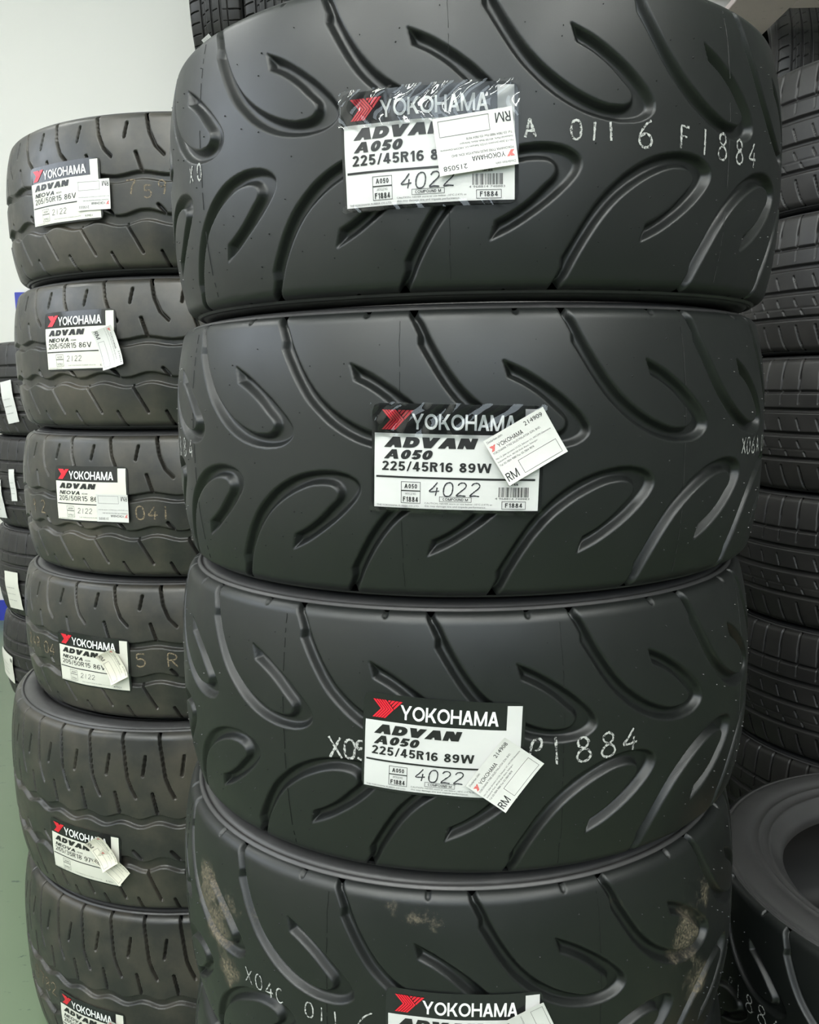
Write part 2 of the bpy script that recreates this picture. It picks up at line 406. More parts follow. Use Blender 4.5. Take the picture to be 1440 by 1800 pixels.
def liner_profile(rim, R, h):
    a = h - .0404
    return [(rim + .002, a), (rim + .010, a + .004), (rim + (R - rim) * .45, a + .022 if a + .022 < h - .006 else h - .006), (R - .035, h - .014), (R - .018, h - .035), (R - .014, 0),
            (R - .018, -h + .035), (R - .035, -h + .014), (rim + (R - rim) * .45, -(a + .022 if a + .022 < h - .006 else h - .006)), (rim + .010, -a - .004), (rim + .002, -a)]
KIND = {}
def make_kind(key, R, h, npitch, fn, dz, nf, nc, mat, rim, rs=0.012):
    me, pr = tread_mesh('tread', R, h, npitch, fn, dz, nf, nc, mat, rs)
    ze, re = pr[-1, 0], pr[-1, 1]
    sp = sidewall_profile(re, ze, h, rim)
    up = lathe('sidewall', sp, M['side'], 160, False)
    dn = lathe('sidewall', [(r, -z) for r, z in sp], M['side'], 160, True)
    ln = lathe('inner_liner', liner_profile(rim, R, h), M['liner'], 96, True)
    KIND[key] = dict(R=R, h=h, W=2 * PI * R / npitch, tread=me, up=up, dn=dn, liner=ln)
make_kind('slick', .3045, .118, 16, depth_slick, .00100, 112, 40, M['slick'], .205)
make_kind('s15', .299, .1016, 27, depth_15, .00110, 64, 24, M['street'], .194)
make_kind('s18', .320, .1367, 37, depth_18, .00115, 48, 18, M['street'], .232)
make_kind('rib', .315, .119, 55, depth_rib, .00150, 28, 14, M['rib'], .205)

def surf(kind, s, z, hgt):
    """tyre-local point at arc length s, height z, hgt above the tread crown"""
    R, h = KIND[kind]['R'], KIND[kind]['h']
    r = float(crown(np.array(z), R, h)) + hgt
    a = s / R
    return (r * math.sin(a), -r * math.cos(a), z)
def nub_mesh(kind, seed, per):
    rnd = random.Random(seed); K = KIND[kind]; V = []; F = []
    n = int(round(2 * PI * K['R'] / K['W'])); spots = []
    Wm = K['W'] * 1000
    while len(spots) < per:
        s, z = rnd.uniform(0, Wm), rnd.uniform(-K['h'] + .018, K['h'] - .018) * 1000
        d = float(depth_slick(np.array([[s]]), np.array([[z]]))[0, 0])
        near = float(depth_slick(np.array([[s + 3, s - 3, s, s]]), np.array([[z, z, z + 3, z - 3]])).max())
        far = all(min(abs(s - q[0] * 1000), Wm - abs(s - q[0] * 1000)) ** 2 + (z - q[1] * 1000) ** 2 > 11 ** 2 for q in spots)
        if d == 0 and near == 0 and far: spots.append((s / 1000, z / 1000))
    for k in range(n):
        for (s, z) in spots:
            s1 = s + k * K['W'] + rnd.uniform(-.004, .004); z1 = z + rnd.uniform(-.003, .003); q = rnd.uniform(.0004, .0008); b0 = len(V)
            for j in range(6):
                V.append(surf(kind, s1 + q * math.cos(j * PI / 3), z1 + q * math.sin(j * PI / 3), -.0002))
            for j in range(6):
                V.append(surf(kind, s1 + .6 * q * math.cos(j * PI / 3), z1 + .6 * q * math.sin(j * PI / 3), .0010))
            for j in range(6): F.append((b0 + j, b0 + (j + 1) % 6, b0 + 6 + (j + 1) % 6, b0 + 6 + j))
            F.append(tuple(b0 + 6 + j for j in range(6)))
    return mesh_py('vent_nubs', V, F, M['nub'], False)
NUBS = nub_mesh('slick', 4, 20)
def seam_mesh():
    """thin mould-joint ridges, one for every second pitch, broken where they cross a groove"""
    rnd = random.Random(8); V = []; F = []; K = KIND['slick']
    for k in range(8):
        s0 = .040 + 2 * k * K['W']; zs = np.arange(-.103, .1031, .002); prev = None; jit = 0
        for z in zs:
            jit += rnd.uniform(-.00025, .00025); jit *= .9
            s = s0 + jit; d = float(depth_slick(np.array([[(s % K['W']) * 1000]]), np.array([[z * 1000]]))[0, 0])
            w = rnd.uniform(.00005, .00026)
            if d > 0 or rnd.random() < .08: prev = None; continue
            b0 = len(V); V += [surf('slick', s - w, z, .0001), surf('slick', s, z, .00055), surf('slick', s + w, z, .0001)]
            if prev is not None: F += [(prev, prev + 1, b0 + 1, b0), (prev + 1, prev + 2, b0 + 2, b0 + 1)]
            prev = b0
    return mesh_py('mould_seam', V, F, M['seam'])
SEAM = seam_mesh()

def tyre(kind, x, y, zc, label, group, phase=0.0, name='tyre', rot=None, sc=(1, 1), extras=False, tread_mat=None, seam=None):
    """lying tyre: zc is the height of its middle relative to the camera"""
    K = KIND[kind]; hh = K['h'] * sc[1]
    if rot is None: t = empty(name, (x, y, zc + CAMH - hh)); off = Vector((0, 0, hh))
    else: t = empty(name, (x, y, zc + CAMH - K['R'] * sc[0]), rot); off = Matrix.Rotation(rot[1], 3, 'Y').inverted() @ Vector((0, 0, K['R'] * sc[0]))
    tag(t, label, 'tyre', group)
    ph = phase / K['R']
    for nm, me in (('tread', K['tread']), ('sidewall', K['up']), ('sidewall', K['dn']), ('inner_liner', K['liner'])):
        o = link(nm, me, t); o.location = off; o.scale = (sc[0], sc[0], sc[1])
        if nm == 'tread':
            o.rotation_euler = (0, 0, ph)
            if tread_mat:
                o.material_slots[0].link = 'OBJECT'; o.material_slots[0].material = tread_mat
    if extras:
        for nm, me in (('vent_nubs', NUBS), ('mould_seam', SEAM)):
            o = link(nm, me, t); o.location = off; o.rotation_euler = (0, 0, ph if (seam is None or nm != 'mould_seam') else (seam - .040) / K['R'])
            o['kind'] = 'stuff'
    t['_kind'] = kind; t['_h'] = hh; t['_off'] = list(off); t['_sx'] = sc[0]; t['_sz'] = sc[1]
    return t

# ------------------------------------------------------------------ flat print on curved tread
class Frame:
    """label-local millimetre plane (x right, y up) wrapped onto a tyre"""
    def __init__(self, t, s0, z0, ang, lift=None):
        self.kind = t['_kind']; self.off = tuple(t['_off']); self.s0, self.z0 = s0, z0; a = math.radians(ang)
        self.c, self.s = math.cos(a), math.sin(a); self.lift = lift; self.sx = t['_sx']; self.sz = t['_sz']
    def at(self, x, y, hgt):
        X, Y = x / 1000, y / 1000
        if self.lift: hgt = hgt + self.lift(x, y)
        p = surf(self.kind, (self.s0 + X * self.c - Y * self.s) / self.sx, (self.z0 + X * self.s + Y * self.c) / self.sz, hgt)
        return (p[0] * self.sx + self.off[0], p[1] * self.sx + self.off[1], p[2] * self.sz + self.off[2])
def sheet(fr, name, parent, x0, x1, y0, y1, hgt, mat, nx=None, ny=None, corner=0.0):
    nx = nx or max(1, int(abs(x1 - x0) / 6)); ny = ny or max(1, int(abs(y1 - y0) / 6))
    V = []; F = []
    for j in range(ny + 1):
        for i in range(nx + 1):
            x = x0 + (x1 - x0) * i / nx; y = y0 + (y1 - y0) * j / ny
            if corner and i in (0, nx) and j in (0, ny):
                x += corner * (1 if i == 0 else -1); y += corner * (1 if j == 0 else -1)
            V.append(fr.at(x, y, hgt))
    for j in range(ny):
        for i in range(nx):
            a = j * (nx + 1) + i; F.append((a, a + 1, a + nx + 2, a + nx + 1))
    return link(name, mesh_py(name, V, F, mat, True), parent)
def polys(fr, name, parent, plist, hgt, mat):
    V = []; F = []
    for P in plist:
        xs = [p_[0] for p_ in P]; wid = max(xs) - min(xs)
        if len(P) == 4 and wid > 8 and P[0][1] == P[1][1] and P[2][1] == P[3][1]:
            n = int(wid / 5) + 1; b = len(V)
            for i in range(n + 1):
                u = i / n; V.append(fr.at(P[0][0] + u * (P[1][0] - P[0][0]), P[0][1], hgt)); V.append(fr.at(P[3][0] + u * (P[2][0] - P[3][0]), P[3][1], hgt))
            for i in range(n): F.append((b + 2 * i, b + 2 * i + 2, b + 2 * i + 3, b + 2 * i + 1))
            continue
        b = len(V); V += [fr.at(x, y, hgt) for x, y in P]; F.append(tuple(range(b, b + len(P))))
    return link(name, mesh_py(name, V, F, mat), parent)
def rect(x0, x1, y0, y1): return [(x0, y0), (x1, y0), (x1, y1), (x0, y1)]
def frame_rects(x0, x1, y0, y1, w):
    return [rect(x0, x1, y0, y0 + w), rect(x0, x1, y1 - w, y1), rect(x0, x0 + w, y0 + w, y1 - w), rect(x1 - w, x1, y0 + w, y1 - w)]
_TX = {}
def glyphs(body, bold):
    k = (body, bold)
    if k not in _TX:
        cu = bpy.data.curves.new('txt', 'FONT'); cu.body = body; cu.size = 1.0; cu.resolution_u = 3; cu.offset = bold; cu.fill_mode = 'FRONT'
        ob = bpy.data.objects.new('txt', cu); COL.objects.link(ob)
        dg = bpy.context.evaluated_depsgraph_get(); me = bpy.data.meshes.new_from_object(ob.evaluated_get(dg))
        V = np.array([v.co[:2] for v in me.vertices]); F = [tuple(p_.vertices) for p_ in me.polygons]
        bpy.data.objects.remove(ob); bpy.data.curves.remove(cu); bpy.data.meshes.remove(me)
        _TX[k] = (V, F)
    return _TX[k]
def text(fr, name, parent, body, x, y, wid, hgt_mm, h, mat, bold=0.0, shear=0.0):
    """body fitted to width wid and height hgt_mm with its lower left corner at x, y"""
    V, F = glyphs(body, bold)
    if len(V) == 0: return None
    mn, mx = V.min(0), V.max(0); U = (V - mn) / (mx - mn)
    w2 = wid - shear * hgt_mm
    P = [fr.at(x + u * w2 + shear * v * hgt_mm, y + v * hgt_mm, h) for u, v in U]
    return link(name, mesh_py(name, P, F, mat), parent)
def stroke(pts, t, closed=False):
    """mitred flat stroke as quads"""
    n = len(pts); L = []; Rr = []
    for i in range(n):
        p_ = np.array(pts[i])
        a = np.array(pts[i - 1]) if (closed or i > 0) else None
        b = np.array(pts[(i + 1) % n]) if (closed or i < n - 1) else None
        d1 = (p_ - a) / (np.hypot(*(p_ - a)) + 1e-9) if a is not None else None
        d2 = (b - p_) / (np.hypot(*(b - p_)) + 1e-9) if b is not None else None
        if d1 is None: d1 = d2
        if d2 is None: d2 = d1
        n1 = np.array((-d1[1], d1[0])); n2 = np.array((-d2[1], d2[0])); m = n1 + n2; m = m / (np.hypot(*m) + 1e-9)
        k = t / 2 / max(.45, float(m @ n1)); L.append(tuple(p_ + m * k)); Rr.append(tuple(p_ - m * k))
    return [[L[i], Rr[i], Rr[(i + 1) % n], L[(i + 1) % n]] for i in range(n if closed else n - 1)]
def arc(cx, cy, rx, ry, a0, a1, n=9):
    return [(cx + rx * math.cos(math.radians(a0 + (a1 - a0) * i / (n - 1))), cy + ry * math.sin(math.radians(a0 + (a1 - a0) * i / (n - 1)))) for i in range(n)]
def par(xb, xt, tx, y0=0.0, y1=1.0): return [(xb, y0), (xb + tx, y0), (xt + tx, y1), (xt, y1)]
def block(c, t):
    """(width, polygons) of one block letter of height 1 with stroke t"""
    h = t / 2; R = rect
    if c == ' ': return .30, []
    if c in 'O0Q':
        w = .98 if c == 'O' else .60
        return w, stroke(arc(w / 2, .5, w / 2 - h, .5 - h, 0, 340, 18), t, True)
    if c == 'Y': return .92, [par(.92 - t * 1.1, .92 - t * 1.1, t * 1.1, .99, 1), par(.46 - h, .92 - t * 1.15, t * 1.15, .40), par(.46 - h * 1.3, 0, t * 1.15, .40), R(.46 - h, .46 + h, 0, .46)]
    if c == 'K': return .84, [R(0, t, 0, 1), par(t * .8, .84 - t * 1.3, t * 1.3, .36), par(.84 - t * 1.25, .24, t * 1.3, 0, .62)]
    if c == 'H': return .84, [R(0, t, 0, 1), R(.84 - t, .84, 0, 1), R(t, .84 - t, .5 - h, .5 + h)]
    if c == 'A':
        w = .66 + t * 1.1
        return w, [par(0, w / 2 - t * .62, t * 1.2), par(w - t * 1.2, w / 2 - t * .58, t * 1.2), R(w * .24, w * .76, .22, .22 + t * (.9 if t < .25 else .6))]
    if c == 'V': w = .66 + t * 1.1; return w, [par(w / 2 - t * .6, 0, t * 1.2), par(w / 2 - t * .6, w - t * 1.2, t * 1.2)]
    if c == 'W':
        w = 1.0 + t; q = t * 1.1
        return w, [par(w * .25 - q / 2, 0, q), par(w * .25 - q / 2, w * .5 - q / 2, q), par(w * .75 - q / 2, w * .5 - q / 2, q), par(w * .75 - q / 2, w - q, q)]
    if c == 'M': w = .84 + t; q = t * 1.05; return w, [R(0, t, 0, 1), R(w - t, w, 0, 1), par(w / 2 - q / 2, 0, q), par(w / 2 - q / 2, w - q, q)]
    if c == 'N': w = .62 + t; return w, [R(0, t, 0, 1), R(w - t, w, 0, 1), par(w - t * 1.3, 0, t * 1.3)]
    if c == 'D': w = .62 + t * .7; return w, stroke([(h, h)] + arc(w - .40, .5, .40 - h, .5 - h, -90, 90) + [(h, 1 - h)], t, True) + [R(0, t, 0, 1)]
    if c in 'PR':
        w = .52 + t * .6; P = [R(0, t, 0, 1)] + stroke([(h, 1 - h)] + arc(w - .26, .74, .26 - h, .26 - h, 90, -90, 7) + [(h, .48 + h)], t)
        if c == 'R': P.append(par(w - t * 1.2, w * .38, t * 1.2, 0, .5))
        return w, P
    if c == 'F': return .50 + t * .4, [R(0, t, 0, 1), R(0, .50 + t * .4, 1 - t, 1), R(0, .44 + t * .3, .46, .46 + t)]
    if c == 'E': return .54, [R(0, t, 0, 1), R(0, .54, 1 - t, 1), R(0, .48, .5 - h, .5 + h), R(0, .54, 0, t)]
    if c == 'C': return .70, stroke(arc(.40, .5, .40 - h, .5 - h, 50, 310, 15), t)
    if c == 'U': return .66, stroke([(h, 1)] + arc(.33, .36, .33 - h, .36 - h, 180, 360) + [(.66 - h, 1)], t)
    if c == 'J': return .46, stroke([(.46 - h, 1), (.46 - h, .3)] + arc(.23, .26, .23 - h, .26 - h, 0, -150, 7), t)
    if c == 'X': return .7, [par(0, .7 - t * 1.2, t * 1.2), par(.7 - t * 1.2, 0, t * 1.2)]
    if c == '/': return .34 + t * .3, [par(0, .30, t * .75, -.02, 1.02)]
    if c == '1': return .40, [R(.40 - t - .02, .38, 0, 1), [(.38 - t, .98), (.05, .80), (.05, .80 - t * .9), (.38 - t, .98 - t * 1.1)]]
    if c == '2': return .58, stroke(arc(.29, .71, .29 - h, .29 - h, 170, -35, 9) + [(h + .05, t * .6)], t) + [R(0, .58, 0, t * .95)]
    if c == '3': return .56, stroke(arc(.27, .745, .255 - h, .255 - h, 160, -90, 8), t) + stroke(arc(.27, .27, .28 - h, .27 - h, 90, -160, 9), t)
    if c == '4': return .62, [R(.62 - t * 1.65, .62 - t * .65, 0, 1), R(0, .62, .19, .19 + t * .9), par(0, .62 - t * 1.75, t * .95, .22)]
    if c == '5': return .58, [R(.07, .54, 1 - t, 1), par(.02, .08, t, .42)] + stroke(arc(.28, .33, .30 - h, .33 - h, 130, -155, 11), t)
    if c == '6': return .60, stroke(arc(.30, .32, .30 - h, .32 - h, 0, 340, 14), t, True) + stroke([(h, .34)] + arc(.34, .52, .34 - h, .48 - h, 180, 45, 7), t)
    if c == '9': return .60, [[(.60 - x, 1 - y) for x, y in q] for q in block('6', t)[1]]
    if c == '7': return .54, [R(0, .54, 1 - t, 1), par(.10, .54 - t * 1.1, t * 1.1, 0, 1)]
    if c == '8': return .60, stroke(arc(.30, .755, .265 - h, .245 - h, 0, 330, 12), t, True) + stroke(arc(.30, .28, .30 - h, .28 - h, 0, 330, 12), t, True)
    if c == 'S': return .56, block('5', t)[1]
    return .3, []
def block_text(fr, name, parent, body, x, y, wid, hgt_mm, h, mat, t=.2, shear=0.0, gap=.12):
    P = []; cx = 0.0
    for c in body:
        w, pl = block(c, t); P += [[(cx + a, b) for a, b in q] for q in pl]; cx += w + gap
    tot = cx - gap; w2 = wid - shear * hgt_mm; V = []; F = []
    for q in P:
        b0 = len(V); V += [fr.at(x + a / tot * w2 + shear * b * hgt_mm, y + b * hgt_mm, h) for a, b in q]; F.append(tuple(range(b0, b0 + len(q))))
    return link(name, mesh_py(name, V, F, mat), parent)
STROKES = {
 'X': [[(0, 1), (.3, .5), (.62, 0)], [(.6, 1), (.3, .5), (0, 0)]],
 '0': [[(.1, .9), (.02, .6), (.05, .2), (.2, 0), (.45, .02), (.58, .25), (.58, .7), (.45, .97), (.25, 1), (.1, .9)]],
 '1': [[(.3, 1), (.31, .5), (.3, 0)]],
 '2': [[(.03, .8), (.15, .98), (.4, 1), (.55, .82), (.48, .6), (.25, .35), (.02, .04), (.3, .06), (.62, .02)]],
 '4': [[(.42, 1), (.2, .62), (.0, .3), (.62, .36)], [(.45, .62), (.44, .3), (.42, 0)]],
 '5': [[(.55, 1), (.1, .98), (.08, .58), (.35, .62), (.55, .42), (.5, .14), (.25, 0), (.02, .1)]],
 '6': [[(.55, 1), (.3, .82), (.08, .5), (.03, .2), (.2, 0), (.45, .02), (.6, .2), (.52, .42), (.3, .5), (.08, .38)]],
 '7': [[(.02, .97), (.6, 1), (.4, .55), (.28, 0)]],
 '8': [[(.5, .86), (.32, 1), (.12, .9), (.12, .68), (.32, .54), (.52, .4), (.58, .18), (.4, 0), (.16, .02), (.04, .2), (.14, .42), (.34, .54), (.5, .7), (.5, .86)]],
 '9': [[(.5, .85), (.3, 1), (.1, .88), (.1, .62), (.3, .52), (.5, .66), (.52, .85), (.5, .4), (.42, 0)]],
 'A': [[(0, 0), (.18, .6), (.3, 1), (.45, .5), (.6, 0)], [(.1, .35), (.52, .35)]],
 'C': [[(.55, .85), (.35, 1), (.12, .85), (.03, .5), (.12, .12), (.35, 0), (.56, .15)]],
 'F': [[(.1, 0), (.12, .5), (.1, 1)], [(.1, 1), (.6, .97)], [(.1, .55), (.48, .52)]],
 'P': [[(.0, .0), (.08, .55), (.2, .9), (.45, 1), (.58, .82), (.5, .55), (.3, .45)]],
 'R': [[(.06, 0), (.06, 1), (.4, 1), (.56, .8), (.45, .58), (.06, .52)], [(.25, .52), (.6, 0)]],
}
def ribbon(fr, V, F, pts, w, hgt, rnd=None, rough=0.0):
    pts = catmull(pts, 5) if len(pts) > 2 else [tuple(np.array(pts[0]) + (np.array(pts[1]) - np.array(pts[0])) * k / 6) for k in range(7)]
    n = len(pts); prev = None
    for i, (x, y) in enumerate(pts):
        a = pts[max(i - 1, 0)]; b = pts[min(i + 1, n - 1)]; dx, dy = b[0] - a[0], b[1] - a[1]; L = math.hypot(dx, dy) or 1
        ww = w * (1 + (rnd.uniform(-rough, rough) if rnd else 0)) / 2
        b0 = len(V); V.append(fr.at(x - dy / L * ww, y + dx / L * ww, hgt)); V.append(fr.at(x + dy / L * ww, y - dx / L * ww, hgt))
        if prev is not None: F.append((prev, prev + 1, b0 + 1, b0))
        prev = b0
def chalk_marks(t, chars, mat, w=1.5, asp=0.62, seed=1, name='chalk_character', label='hand chalked character'):
    """chars: (character, s mm, z mm, height mm[, tilt])"""
    rnd = random.Random(seed)
    for q in chars:
        V = []; F = []
        c, s, z, hh = q[:4]; wd = hh * asp / .62 * (q[4] if len(q) > 4 else 1.0)
        fr = Frame(t, s / 1000, z / 1000, rnd.uniform(-4, 4))
        for st in STROKES[c]:
            ribbon(fr, V, F, [((x - .31) * wd, (y - .5) * hh) for x, y in st], w, .0004, rnd, .35)
            ribbon(fr, V, F, [((x - .31) * wd + rnd.uniform(-.6, .6), (y - .5) * hh + rnd.uniform(-.5, .5)) for x, y in st], w * .35, .0005, rnd, .5)
        o = link(name, mesh_py(name, V, F, mat), t); o['label'] = label
def logo_polys(x, y, w, h, stripes=True):
    P = []
    sc = lambda pts: [(x + a * w, y + b * h) for a, b in pts]
    if not stripes:
        return [sc([(0, 1), (.5, 1), (.66, .72), (.74, .5), (.45, 0), (0, 0), (.3, .5)]), sc([(.60, .83), (.76, .55), (1, 1), (.68, 1)])]
    for i in range(5):
        a = i * .098; b = a + .076
        P.append(sc([(a, 1), (b, 1), (b + .29, .5), (a + .29, .5)])); P.append(sc([(a + .29, .5), (b + .29, .5), (b, 0), (a, 0)]))
    for j in range(4):
        u = .10 + j * .235; bx, by = .50 + u * .28, 1.0 - u * .50
        e = .60; P.append(sc([(bx + .015, by), (bx + .05, by - .085), (bx + .05 + (1 - by + .085) * e, 1), (bx + .015 + (1 - by) * e - .02, 1)]))
    return P
def product_label(t, s0, z0, ang, wid, hei, model, size, pen, code, full=True, lab=None, film=False, paper='paper', tall=True, seed=0):
    """printed tyre label; (u, v) run right and down from the top left corner"""
    rnd = random.Random(seed); pa, pb, pc = rnd.uniform(0, 6), rnd.uniform(0, 6), rnd.uniform(.4, .9)
    crease = lambda x, y: .0004 * pc * (math.sin(x * .11 + y * .07 + pa) + .6 * math.sin(y * .16 - x * .05 + pb) + 1.6)
    fr = Frame(t, s0, z0, ang, crease)
    Wd, Hd = wid * 1000, hei * 1000
    X = lambda u: (u - .5) * Wd
    Y = lambda v: (.5 - v) * Hd
    L = sheet(fr, 'product_label', t, X(0), X(1), Y(1), Y(0), .0006, M['film_black'], corner=1.6)
    if lab: L['label'] = lab
    pm = M[paper]
    sheet(fr, 'white_panel', L, X(.018), X(.978), Y(.972), Y(.275), .0009, pm)
    sheet(fr, 'white_strip', L, X(.885), X(.978), Y(.275), Y(.03), .0009, pm)
    polys(fr, 'logo', L, logo_polys(X(.06), Y(.242), .175 * Wd, .182 * Hd, full), .0011, M['red_ink'])
    block_text(fr, 'brand_lettering', L, 'YOKOHAMA', X(.235), Y(.235), .60 * Wd, .145 * Hd, .0011, M['white_ink'], .17, 0, .07)
    block_text(fr, 'series_lettering', L, 'ADVAN', X(.075), Y(.405), .545 * Wd, .098 * Hd, .0012, M['ink'], .34, .35, .05)
    block_text(fr, 'model_lettering', L, model, X(.075), Y(.512), (.295 if full else .33) * Wd, (.088 if full else .066) * Hd, .0012, M['ink'], .25 if full else .2, .35, .08)
    if not full: text(fr, 'model_suffix_lettering', L, 'AD09', X(.42), Y(.505), .08 * Wd, .03 * Hd, .0012, M['ink'], 0)
    block_text(fr, 'size_lettering', L, size, X(.065), Y(.622), .635 * Wd, .088 * Hd, .0012, M['ink'], .19 if full else .13)
    polys(fr, 'rule', L, [rect(X(.03), X(.955), Y(.69), Y(.672))], .0012, M['ink'])
    polys(fr, 'code_box', L, frame_rects(X(.18), X(.295), Y(.925), Y(.722), .35) + [rect(X(.18), X(.295), Y(.812), Y(.802))], .0012, M['ink'])
    if full:
        block_text(fr, 'code_lettering', L, 'A050', X(.20), Y(.785), .075 * Wd, .042 * Hd, .0012, M['ink'], .19, 0, .18)
        text(fr, 'caption_lettering', L, 'ARTICLE NO.', X(.205), Y(.845), .065 * Wd, .02 * Hd, .0012, M['ink_grey'])
        block_text(fr, 'article_lettering', L, code, X(.192), Y(.912), .09 * Wd, .048 * Hd, .0012, M['ink'], .19, 0, .16)
        text(fr, 'maker_lettering', L, 'THE YOKOHAMA RUBBER CO.,LTD.', X(.035), Y(.962), .255 * Wd, .019 * Hd, .0012, M['ink_grey'])
        text(fr, 'caution_lettering', L, 'CAUTION: NEVER store or use below -10\u00b0C (14\u00b0F) as', X(.32), Y(.930), .39 * Wd, .021 * Hd, .0012, M['ink_grey'])
        text(fr, 'caution_lettering', L, 'this may damage tire and impede performance.', X(.32), Y(.958), .355 * Wd, .023 * Hd, .0012, M['ink_grey'])
        block_text(fr, 'compound_lettering', L, 'COMPOUND M', X(.425), Y(.888), .145 * Wd, .024 * Hd, .0012, M['ink'], .17, 0, .16)
        polys(fr, 'compound_box', L, frame_rects(X(.405), X(.59), Y(.9), Y(.852), .3), .0012, M['ink'])
        block_text(fr, 'origin_lettering', L, 'JAPAN', X(.80), Y(.735), .055 * Wd, .022 * Hd, .0012, M['ink'], .18)
        text(fr, 'barcode_number', L, '4 968814 748883', X(.725), Y(.868), .20 * Wd, .018 * Hd, .0012, M['ink_grey'])
        polys(fr, 'article_box', L, frame_rects(X(.765), X(.905), Y(.958), Y(.884), .35), .0012, M['ink'])
        block_text(fr, 'article_lettering', L, code, X(.785), Y(.942), .10 * Wd, .042 * Hd, .0012, M['ink'], .18, 0, .16)
        br = random.Random(5); x = X(.745); bars = []
        while x < X(.915):
            w = br.choice((.25, .25, .5, .75)); bars.append(rect(x, x + w, Y(.845), Y(.752))); x += w + br.choice((.3, .3, .55, .8))
        polys(fr, 'barcode', L, bars, .0012, M['ink'])
    else:
        text(fr, 'code_lettering', L, 'AD09', X(.20), Y(.785), .075 * Wd, .035 * Hd, .0012, M['ink_grey'])
        text(fr, 'article_lettering', L, code, X(.20), Y(.905), .075 * Wd, .035 * Hd, .0012, M['ink_grey'])
        text(fr, 'article_lettering', L, code, X(.79), Y(.942), .09 * Wd, .034 * Hd, .0012, M['ink_grey'])
        text(fr, 'maker_lettering', L, 'THE YOKOHAMA RUBBER CO.,LTD.', X(.035), Y(.962), .23 * Wd, .016 * Hd, .0012, M['ink_grey'])
        text(fr, 'caution_lettering', L, 'THE YOKOHAMA RUBBER CO.,LTD.', X(.36), Y(.925), .38 * Wd, .016 * Hd, .0012, M['ink_grey'])
    # hand-written date code
    V = []; F = []; rp = random.Random(len(size) + seed); px = X(.345); hh = .125 * Hd if full else .09 * Hd
    for c in pen:
        for st in STROKES[c]:
            ribbon(fr, V, F, [(px + (a + .12 * b) * hh * 1.15, Y(.845) + b * hh) for a, b in st], 1.0 if full else .55, .00125, rp, .25)
        px += hh * 1.0
    link('pen_date', mesh_py('pen_date', V, F, M['pen']), L)
    if film:
        f2 = Frame(t, s0, z0, ang, lambda x, y: crease(x, y) + .0011 * (math.sin(x * .33 + 2.2 * math.sin(y * .11 + pb) + pa) * math.sin(y * .15 + x * .05 + pb) + 1))
        sheet(f2, 'clear_film', L, X(-.008), X(1.006), Y(.30), Y(-.014), .0014, M['clear'], 72, 22, corner=1.2)
        sheet(f2, 'clear_film', L, X(-.008), X(1.006), Y(1.014), Y(.955), .0014, M['clear'], 72, 5, corner=.6)
    return L
def price_tag(t, s0, z0, ang, w, h, number, lab=None, paper='tagpaper', curl=.5, base=.0018, detail=True):
    W2, H2 = w * 1000, h * 1000
    lift = lambda x, y: curl * .001 * ((abs(x) / (W2 / 2)) ** 3 * 2.2 + (abs(y) / (H2 / 2)) ** 3 * 1.2)
    fr = Frame(t, s0, z0, ang, lift)
    X = lambda u: (u - .5) * W2
    Y = lambda v: (.5 - v) * H2
    T = sheet(fr, 'price_tag', t, X(0), X(1), Y(1), Y(0), base, M[paper], 10, 8)
    if lab: T['label'] = lab
    b = base + .0002
    block_text(fr, 'currency_lettering', T, 'RM', X(.03), Y(.93), .19 * W2, .17 * H2, b, M['ink'], .13)
    block_text(fr, 'brand_lettering', T, 'YOKOHAMA', X(.15), Y(.255), .42 * W2, .085 * H2, b, M['ink'], .13)
    polys(fr, 'logo', T, logo_polys(X(.03), Y(.27), .10 * W2, .11 * H2, False), b, M['red_pale'])
    polys(fr, 'price_box', T, frame_rects(X(.30), X(.94), Y(.94), Y(.66), .28), b, M['ink'])
    lines = [('Diedarkan oleh:', .03, .09, .26, .045), (number, .64, .15, .30, .085), ('YOKOHAMA TYRE SALES MALAYSIA SDN. BHD.', .03, .335, .80, .042),
             ('No.13, Jalan Jurutera U1/23, Seksyen U1, HICOM-Glenmarie', .03, .455, .92, .042), ('Industrial Park, 40150 Shah Alam, Selangor.', .03, .525, .68, .04), ('Tel: 03-7804 9880 Fax: 03-7804 9878', .03, .595, .58, .04)]
    for k, (s_, u, v, ww, hh) in enumerate(lines if detail else lines[1:4]):
        text(fr, 'number_lettering' if s_ == number else 'address_lettering', T, s_, X(u), Y(v), ww * W2, hh * H2, b, M['ink'] if s_ == number else M['ink_grey'])
    return T

# ------------------------------------------------------------------ front stack of semi-slick tyres
Wp = KIND['slick']['W']
def ph(p_): return (p_ + Wp / 2) % Wp - Wp / 2
G1 = 'semi-slick tyres of the front stack'
T1 = tyre('slick', .0685, .9632, .1785, 'topmost black semi-slick tyre of the front centre stack, creased glossy label', G1, ph(-.3055), extras=True, seam=-.036)
T2 = tyre('slick', .0625, .9639, -.0577, 'second semi-slick tyre from the top of the front centre stack, label slightly tilted', G1, ph(-.2302), extras=True, seam=-.070)
T3 = tyre('slick', .0553, .9621, -.2935, 'third semi-slick tyre from the top of the front centre stack, chalk 1884 beside label', G1, ph(-.3320), extras=True, seam=.065)
T4 = tyre('slick', .0460, .9559, -.5295, 'sand-dusted semi-slick tyre, fourth from the top of the front centre stack', G1, ph(-.2895), extras=True, seam=-.128)
T5 = tyre('slick', .0440, .9559, -.7655, 'lowest semi-slick tyre of the front centre stack, resting on the pallet', G1, .02, extras=True)
hz = KIND['slick']['h']
